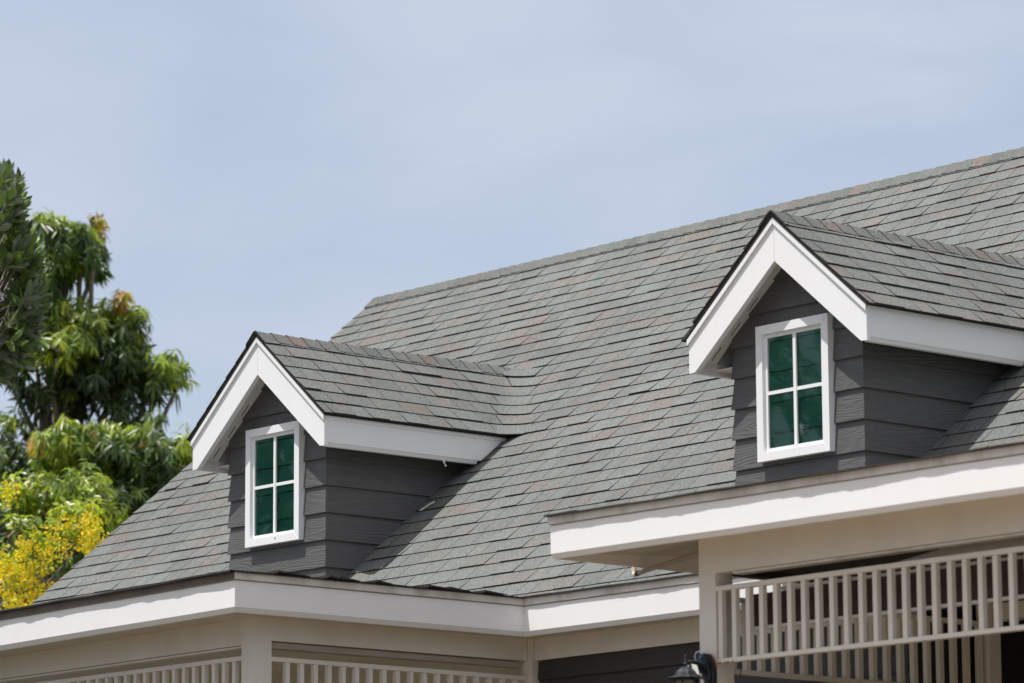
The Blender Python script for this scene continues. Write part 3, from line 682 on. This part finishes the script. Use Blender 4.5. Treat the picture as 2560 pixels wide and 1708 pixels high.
# drain pipe
OP = (5.70, YPB+.02, Z0-.61)
pp = empty('drain_pipe', OP, 'thin beige plastic pipe with a pinkish elbow sticking out under the right porch soffit', 'pipe')
m = MB(); m.tube([(5.702, YPB+.01, -.607), (4.83, -1.50, -.617)], .0135, 10); m.build('pipe', 'pvc', pp, org=OP, smooth=True)
m = MB(); m.tube([(4.855, -1.51, -.6167), (4.825, -1.498, -.6172)], .0165, 12); m.build('joint_ring', 'dark', pp, org=OP)
m = MB(); m.tube(curve([(4.825, -1.498, -.617), (4.80, -1.488, -.620), (4.786, -1.482, -.612), (4.783, -1.480, -.59), (4.783, -1.480, -.45)], 16), .0145, 10); m.build('elbow', 'pvc_pale', pp, org=OP, smooth=True)

# thin cord, scrap on roof, peg
m = MB(); m.tube(curve([(5.99, YPB+.03, -1.24), (5.992, YPB+.03, -1.27), (5.988, YPB+.03, -1.5), (5.99, YPB+.03, -1.8)]), .003, 6); tag(m.build('cord', 'dark', org=(0, 0, 0)), 'thin dark cord hanging below the front spindle panel beside the post', 'cord')
m = MB(); nrm = Vector((0, -SN, nz_)); b0 = Vector((.133, .815, .4634))+nrm*.016
uu = Vector((1, 0, 0)); vv = Vector((0, nz_, SN))
m.prism([b0+uu*a+vv*b for a, b in ((-.035, -.04), (-.012, -.045), (.0, -.012), (.022, .02), (.05, .045), (.038, .062), (.008, .045), (-.008, .012), (-.03, -.018))], nrm*.006)
tag(m.build('plastic_scrap', 'whiteplastic'), 'small torn white scrap lying on the shingles below the left dormer eave', 'scrap')
m = MB(); m.tube([(.205, .905, .83), (.207, .912, .80), (.212, .925, .775)], [.006, .008, .009], 8); pg = m.build('cable_stub', 'whiteplastic', house)
m = MB()
for k in range(14): a = random.uniform(0, .13); m.prism([(XPB+.003+a, YPB-.0035, -1.243), (XPB+.003+a+random.uniform(.01, .03), YPB-.0035, -1.243), (XPB+.003+a+.01, YPB-.0035, -1.243+random.uniform(.004, .012))], (0, .0005, 0))
m.build('rust_stain', 'rust', house)

# ------------------------------------------------------------------ trees
def leaf_mesh(name, pos, dirs, norms, length, width, bend, cols, parent, org, mat='leaf'):
    n = len(pos); pos = np.asarray(pos); d = np.asarray(dirs); d /= np.linalg.norm(d, axis=1)[:, None]
    nr = np.asarray(norms); nr = nr - d*(nr*d).sum(1)[:, None]; nr /= np.linalg.norm(nr, axis=1)[:, None]+1e-9; sd = np.cross(d, nr)
    L = np.asarray(length)[:, None]; Wd = np.asarray(width)[:, None]; Bn = np.asarray(bend)[:, None]
    def row(t, w, fold):
        c = pos + d*L*t + np.array([0, 0, -1.0])*L*Bn*t*t; return [c+sd*Wd*w+nr*Wd*fold, c, c-sd*Wd*w+nr*Wd*fold]
    V = [pos] + row(.3, .42, .18) + row(.65, .38, .14) + [pos+d*L+np.array([0, 0, -1.0])*L*Bn]
    V = np.stack(V, 1).reshape(-1, 3)
    F = np.array([(0, 1, 2, 2), (0, 2, 3, 3), (1, 4, 5, 2), (2, 5, 6, 3), (4, 7, 5, 5), (5, 7, 6, 6)])
    faces = []
    for f in F: faces.append([0 if False else k for k in f])
    me = bpy.data.meshes.new(name)
    tri = [(0, 1, 2), (0, 2, 3), (1, 4, 5, 2), (2, 5, 6, 3), (4, 7, 5), (5, 7, 6)]
    fl = []
    for b in range(0, n*8, 8): fl += [tuple(b+k for k in t) for t in tri]
    me.from_pydata((V-np.array(org)).tolist(), [], fl); me.materials.append(M[mat])
    ca = me.color_attributes.new('Col', 'FLOAT_COLOR', 'POINT'); cc = np.ones((n*8, 4), np.float32); cc[:, :3] = np.repeat(np.asarray(cols), 8, 0); ca.data.foreach_set('color', cc.ravel())
    me.polygons.foreach_set('use_smooth', [True]*len(me.polygons)); me.update()
    o = bpy.data.objects.new(name, me); col.objects.link(o); o.parent = parent; return o
def rv(n): v = RNG.normal(size=(n, 3)); return v/np.linalg.norm(v, axis=1)[:, None]
def crown_points(blobs, dens):
    P = []; O = []; K = []
    for (px, py, d, rx, ry, w, kind) in blobs:
        c = np.array(at(px, py, d)); sx = rx*d/FPX; sy = ry*d/FPX; n = int(dens*w*rx*ry/1000)
        v = rv(n); r = RNG.uniform(.25, 1, n)**.45*RNG.uniform(.85, 1.18, n)
        r *= 1+.22*np.sin(v[:, 0]*5+px)*np.cos(v[:, 2]*6+py)
        p = c + np.array(RT)*(v[:, :1]*r[:, None]*sx) + np.array(fh)*(v[:, 1:2]*r[:, None]*max(sx, .7)) + np.array([0, 0, 1.])*(v[:, 2:]*r[:, None]*sy)
        P.append(p); O.append(v @ np.array([RT, fh, upv])); K += [kind]*n
    V = np.concatenate(O)
    K = [('y' if (k in 'gd' and v[2] > (.25 if k == 'g' else .6) and random.random() < .5) else k) for k, v in zip(K, V)]  # sunlit tops put into the colour: upward whorls often turn yellow-green
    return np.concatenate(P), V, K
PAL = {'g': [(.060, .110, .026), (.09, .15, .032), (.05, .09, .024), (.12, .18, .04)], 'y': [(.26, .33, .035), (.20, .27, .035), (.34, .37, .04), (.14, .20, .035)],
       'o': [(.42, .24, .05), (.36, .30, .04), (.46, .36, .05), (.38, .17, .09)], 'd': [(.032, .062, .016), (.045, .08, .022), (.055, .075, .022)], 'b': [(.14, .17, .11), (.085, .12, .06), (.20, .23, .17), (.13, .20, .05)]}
def whorls(P, O, K, nl, L, Wd, droop, up=.35):
    pos = []; dr = []; nm = []; ln = []; wd = []; bn = []; cl = []
    for p, o, k in zip(P, O, K):
        ax = o + np.array([0, 0, up]); ax /= np.linalg.norm(ax); a = np.cross(ax, [0.3, .2, 1.]); a /= np.linalg.norm(a); b = np.cross(ax, a)
        base = np.array(random.choice(PAL[k])); n = random.randint(*nl); ph = random.uniform(0, 6.28); sl = random.uniform(.75, 1.15)
        for i in range(n):
            t = ph+i*2.4+random.uniform(-.3, .3); r = a*math.cos(t)+b*math.sin(t); f = random.uniform(.0, .7)
            d = r*1.0+ax*f+np.array([0, 0, -droop*random.uniform(.5, 1.2)]); pos.append(p+ax*random.uniform(-.06, .03)); dr.append(d); nm.append(ax+np.array([0, 0, .6])+RNG.normal(size=3)*.25)
            s = sl*random.uniform(.7, 1.1); ln.append(L*s); wd.append(Wd*s); bn.append(droop*random.uniform(.1, .5)); cl.append(base*random.uniform(.6, 1.45))
    return pos, dr, nm, ln, wd, bn, cl
def limb(mb, a, b, r0, r1, n=7, sag=.15):
    a = Vector(a); b = Vector(b); pts = []; L = (b-a).length
    for i in range(n+1):
        t = i/n; q = a.lerp(b, t) + Vector((random.uniform(-1, 1), random.uniform(-1, 1), random.uniform(-.6, .6)))*L*.03*(0 if i in (0, n) else 1); q.z += math.sin(t*math.pi)*L*sag*.3; pts.append(q)
    mb.tube(pts, [r0+(r1-r0)*i/n for i in range(n+1)], 7); return pts
def tree(name, label, cat, base, blobs, dens, leafargs, trunk_r, fork, extra=None, org=None):
    root = empty(name, base, label, cat); P, O, K = crown_points(blobs, dens)
    leaf_mesh('crown', *whorls(P, O, K, *leafargs), root, base)
    mb = MB(); top = Vector(fork); limb(mb, base, top, trunk_r, trunk_r*.7, 8, 0)
    for (px, py, d, rx, ry, w, kind) in blobs:
        if w < .05: continue
        c = at(px, py+ry*.3, d); limb(mb, top, c, trunk_r*.26, trunk_r*.08)
        for _ in range(3): limb(mb, c, at(px+random.uniform(-.7, .7)*rx, py+random.uniform(-.7, .5)*ry, d+random.uniform(-.4, .4)), trunk_r*.11, trunk_r*.03, 4)
    if extra: extra(mb)
    mb.build('trunk', 'bark', root, org=base, dz=0, smooth=True)
    return root
D1_ = 44
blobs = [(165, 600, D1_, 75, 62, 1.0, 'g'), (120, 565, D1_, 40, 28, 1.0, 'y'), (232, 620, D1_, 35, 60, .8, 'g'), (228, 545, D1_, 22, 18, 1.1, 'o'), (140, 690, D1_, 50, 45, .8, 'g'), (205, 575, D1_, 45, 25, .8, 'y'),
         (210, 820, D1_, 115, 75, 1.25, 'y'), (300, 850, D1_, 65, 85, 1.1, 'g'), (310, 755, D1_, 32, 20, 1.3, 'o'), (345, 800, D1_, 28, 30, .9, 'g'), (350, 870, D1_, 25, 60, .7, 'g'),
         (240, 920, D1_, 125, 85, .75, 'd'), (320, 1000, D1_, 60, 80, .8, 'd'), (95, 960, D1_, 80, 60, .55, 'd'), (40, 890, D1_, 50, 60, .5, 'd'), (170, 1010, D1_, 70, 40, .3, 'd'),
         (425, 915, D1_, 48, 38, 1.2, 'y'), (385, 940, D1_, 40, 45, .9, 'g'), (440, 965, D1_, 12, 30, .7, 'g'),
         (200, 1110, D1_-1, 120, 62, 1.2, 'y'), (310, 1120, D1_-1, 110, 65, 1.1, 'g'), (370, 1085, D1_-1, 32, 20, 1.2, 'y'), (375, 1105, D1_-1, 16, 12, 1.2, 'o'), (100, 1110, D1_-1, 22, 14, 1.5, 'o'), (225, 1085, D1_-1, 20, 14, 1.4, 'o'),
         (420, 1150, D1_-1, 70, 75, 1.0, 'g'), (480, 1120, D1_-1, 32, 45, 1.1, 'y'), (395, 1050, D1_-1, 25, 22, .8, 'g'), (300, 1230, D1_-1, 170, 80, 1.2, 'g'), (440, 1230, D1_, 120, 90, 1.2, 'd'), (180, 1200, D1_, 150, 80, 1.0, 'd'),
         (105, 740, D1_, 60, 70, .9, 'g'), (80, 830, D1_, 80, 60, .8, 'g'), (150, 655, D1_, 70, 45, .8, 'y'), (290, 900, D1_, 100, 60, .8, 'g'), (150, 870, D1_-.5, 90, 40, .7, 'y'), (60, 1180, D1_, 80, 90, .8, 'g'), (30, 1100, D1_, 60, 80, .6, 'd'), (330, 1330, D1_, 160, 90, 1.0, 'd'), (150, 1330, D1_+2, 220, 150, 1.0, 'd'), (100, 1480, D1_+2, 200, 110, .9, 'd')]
b0 = at(150, 1500, D1_+.5); base = (b0.x, b0.y, 0)
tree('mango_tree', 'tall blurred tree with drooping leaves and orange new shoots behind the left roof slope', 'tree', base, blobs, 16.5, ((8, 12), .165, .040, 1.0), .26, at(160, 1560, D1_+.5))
D2_ = 38
blobs = [(150, 1250, D2_, 110, 45, 1.0, 'y'), (60, 1260, D2_, 70, 40, .8, 'y'), (230, 1225, D2_, 40, 50, 1.0, 'y'), (270, 1290, D2_, 40, 55, .8, 'y'), (120, 1300, D2_, 110, 35, .7, 'g'), (200, 1400, D2_, 90, 60, .55, 'g'), (50, 1380, D2_, 60, 50, .35, 'y'), (220, 1345, D2_, 40, 30, .6, 'y'), (100, 1500, D2_, 70, 30, .5, 'g'), (200, 1300, D2_-1.6, 90, 60, .32, 'y'), (60, 1340, D2_-1.6, 80, 60, .30, 'y'), (90, 1440, D2_-1.2, 90, 70, .3, 'g'), (240, 1250, D2_-.6, 50, 50, .8, 'y'), (120, 1220, D2_-.6, 120, 40, .7, 'y')]
b0 = at(60, 1540, D2_); base2 = (b0.x, b0.y, 0)
def gs_extra(mb):
    for pts, r in (([(6, 1324), (40, 1372), (73, 1426), (128, 1470)], (.016, .05)), ([(20, 1345), (55, 1312), (90, 1292)], (.03, .010)), ([(73, 1426), (95, 1385), (118, 1360)], (.035, .012)), ([(73, 1426), (85, 1480), (100, 1560)], (.055, .07)), ([(20, 1420), (50, 1450), (85, 1485)], (.012, .03)), ([(30, 1250), (48, 1290), (56, 1330)], (.008, .014)), ([(40, 1500), (80, 1495), (140, 1505)], (.03, .02))):
        P = [at(x, y, D2_-1.7) for x, y in pts]; n = len(P); mb.tube(P, [(r[0]+(r[1]-r[0])*i/(n-1))*.55 for i in range(n)], 7)
gt = tree('golden_shower_tree', 'lower tree with bright yellow flower clusters and bare grey branches beside the roof edge', 'tree', base2, blobs, 16.0, ((7, 10), .12, .05, .5), .12, at(95, 1600, D2_), gs_extra)
pos = []; dr = []; nm = []; ln = []; wd = []; cl = []
def raceme(px, py, n, L, d):
    c = np.array(at(px, py, d))
    for _ in range(n):
        t = random.random(); pos.append(c+np.array([random.gauss(0, .028), random.gauss(0, .028), -t*L])); v = rv(1)[0]; dr.append(v); nm.append(rv(1)[0])
        s = random.uniform(.018, .034); ln.append(s); wd.append(s*1.2); k = random.uniform(.75, 1.2); cl.append(np.array((.74, .53, .03))*k if random.random() > .3 else np.array((.40, .46, .05))*k)
for cx, cy, rx, ry, n in ((185, 1325, 75, 62, 32), (120, 1370, 22, 26, 10), (225, 1300, 30, 40, 14), (35, 1395, 45, 35, 18), (35, 1450, 50, 70, 36), (95, 1450, 28, 60, 14), (70, 1340, 25, 22, 8), (25, 1215, 16, 22, 6), (255, 1350, 15, 25, 5), (115, 1470, 12, 14, 5), (60, 1500, 45, 18, 12)):
    for _ in range(n):
        a = random.uniform(0, 6.28); r = math.sqrt(random.random()); raceme(cx+rx*r*math.cos(a), cy+ry*r*math.sin(a), random.randint(15, 28), random.uniform(.08, .2), D2_-2.1+random.uniform(-.4, .4))
leaf_mesh('flower', pos, dr, nm, ln, wd, [0.0]*len(pos), cl, gt, base2, 'petal')
# near tree at the left edge: upright shoots of stiff oval leaves
D3_ = 33.0; b0 = at(-120, 1500, D3_); base3 = (b0.x, b0.y, 0)
nt_ = empty('laurel_tree', base3, 'nearer dark tree with stiff oval leaves cut off by the left picture edge', 'tree')
pos = []; dr = []; nm = []; ln = []; wd = []; bn = []; cl = []; sh = MB()
def env(y):
    pts = [(395, 18), (440, 50), (520, 62), (570, 92), (640, 92), (690, 108), (760, 100), (820, 92), (880, 70), (915, 25)]
    for (a, xa), (b, xb) in zip(pts, pts[1:]):
        if a <= y <= b: return xa+(xb-xa)*(y-a)/(b-a)
    return 10
def shoot(px, py, d, ax, n=13, L=.175, k='b'):
    p = np.array(at(px, py, d)); ax = np.array(ax); ax = ax/np.linalg.norm(ax); a = np.cross(ax, [.2, .4, .9]); a /= np.linalg.norm(a); b = np.cross(ax, a); ph = random.uniform(0, 6)
    for i in range(n):
        s = i/n; t = ph+i*2.4; r = a*math.cos(t)+b*math.sin(t); pos.append(p+ax*(s*.20-.20)); dr.append(r*(.95-.65*s)+ax*(.45+.7*s)); nm.append(ax-r*.2+RNG.normal(size=3)*.45); q = L*random.uniform(.8, 1.15)*(1-.25*s)
        ln.append(q); wd.append(q*.46); bn.append(random.uniform(-.1, .12)); cl.append(np.array(random.choice(PAL[k]))*random.uniform(.8, 1.25))
    sh.tube([tuple(p-ax*.34-np.array([0, 0, .05])), tuple(p-ax*.15), tuple(p)], [.004, .003, .002], 5)
for _ in range(240):
    y = random.uniform(400, 925); e = env(y)-2; x = e - abs(random.gauss(0, 1))*38 if random.random() < .7 else random.uniform(-160, e)
    dd = D3_+random.uniform(-.9, .9); out = max(-1, min(1, (x+60)/140)); ax = np.array(RT)*out*.8+np.array([0, 0, 1.0])*(1.1 if y < 700 else .55 if y < 830 else -.1)+np.array(fh)*random.uniform(-.5, .3)
    shoot(x, y+22, dd, ax, k='b' if random.random() > .2 else 'g')
for x, y in ((22, 420), (8, 430), (48, 450)): shoot(x, y, D3_-.2, (0.05, 0, 1), 12, .16)
for x, y in ((-12, 1290), (-5, 1330), (-15, 1370)): shoot(x, y, D3_, tuple(np.array(RT)+np.array([0, 0, .35])), 12, .16, 'd')
for _ in range(110): shoot(random.gauss(-190, 55), random.gauss(720, 110), D3_+random.uniform(-1.2, 1.2), tuple(rv(1)[0]+np.array([0, 0, .8])), k='g')
leaf_mesh('crown', pos, dr, nm, ln, wd, bn, cl, nt_, base3, 'leaf_stiff')
limb(sh, base3, at(-140, 900, D3_), .09, .045); limb(sh, at(-140, 900, D3_), at(-60, 560, D3_), .045, .012)
for _ in range(26): y = random.uniform(480, 900); limb(sh, at(-120, y+90, D3_), at(random.uniform(-20, env(y)-25), y, D3_+random.uniform(-.3, .3)), .009, .004, 5, .05)
sh.build('trunk', 'bark', nt_, org=base3, dz=0, smooth=True)
# unseen trees: some mirrored in the panes, the rest added to block low skylight
def offscreen_tree(base, hh):
    rt4 = empty('offscreen_tree', base, 'round street tree across the drive, outside the picture', 'tree', 'street trees around the drive'); n = 950; v = rv(n); r = RNG.uniform(.15, 1, n)**.4
    P = np.array([base[0], base[1], hh*.62]) + v*r[:, None]*np.array([3.6, 3.6, hh*.38]); K = [random.choice('ggdb') for _ in range(n)]
    leaf_mesh('crown', *whorls(P, v, K, (7, 9), .42, .17, .4), rt4, base)
    mb = MB(); limb(mb, base, (base[0], base[1], hh*.45), .2, .14)
    for j in range(12): limb(mb, (base[0], base[1], hh*.45), tuple(P[j]), .07, .015)
    mb.build('trunk', 'bark', rt4, org=base, dz=0, smooth=True); return rt4
st = offscreen_tree((-17.0, -18.0, 0.0), 14.5)
st['label'] = 'street tree mirrored in the dormer panes, nearest beyond the left end of the lawn'
for x, y, k, a, lb in ((-25, -20, 1.0, 1.0, 'street tree behind the one nearest the left end of the lawn'), (-9, -27, .8, 2.1, 'smallest unseen tree added to block skylight, across the lawn from the house front'), (2, -30, .85, 3.0, 'unseen tree added to block skylight, straight across from the left dormer'),
        (12, -34, .8, 4.2, 'unseen tree added to block skylight, straight across from the right porch'), (34, -22, .9, .6, 'unseen tree added to block skylight, beside the drive behind the viewer'), (37, -10, .85, 1.7, 'unseen tree added to block skylight, farthest to the right of the drive'),
        (30, 2, .95, 2.9, 'unseen tree added to block skylight, right of the house, level with its front'), (22, 9, .95, 5.0, 'unseen tree added to block skylight, close to the right gable of the house'), (17, 17, .85, .2, 'unseen tree added to block skylight, behind the right gable of the house'), (-22, -9, .75, 3.7, 'unseen tree added to block skylight, left of the lawn, nearest the laurel')):
    c = st.copy(); c['label'] = lb; col.objects.link(c); c.location = (x, y, 0); c.rotation_euler = (0, 0, a); c.scale = (k, k, k)
    for ch in list(st.children): d = ch.copy(); col.objects.link(d); d.parent = c
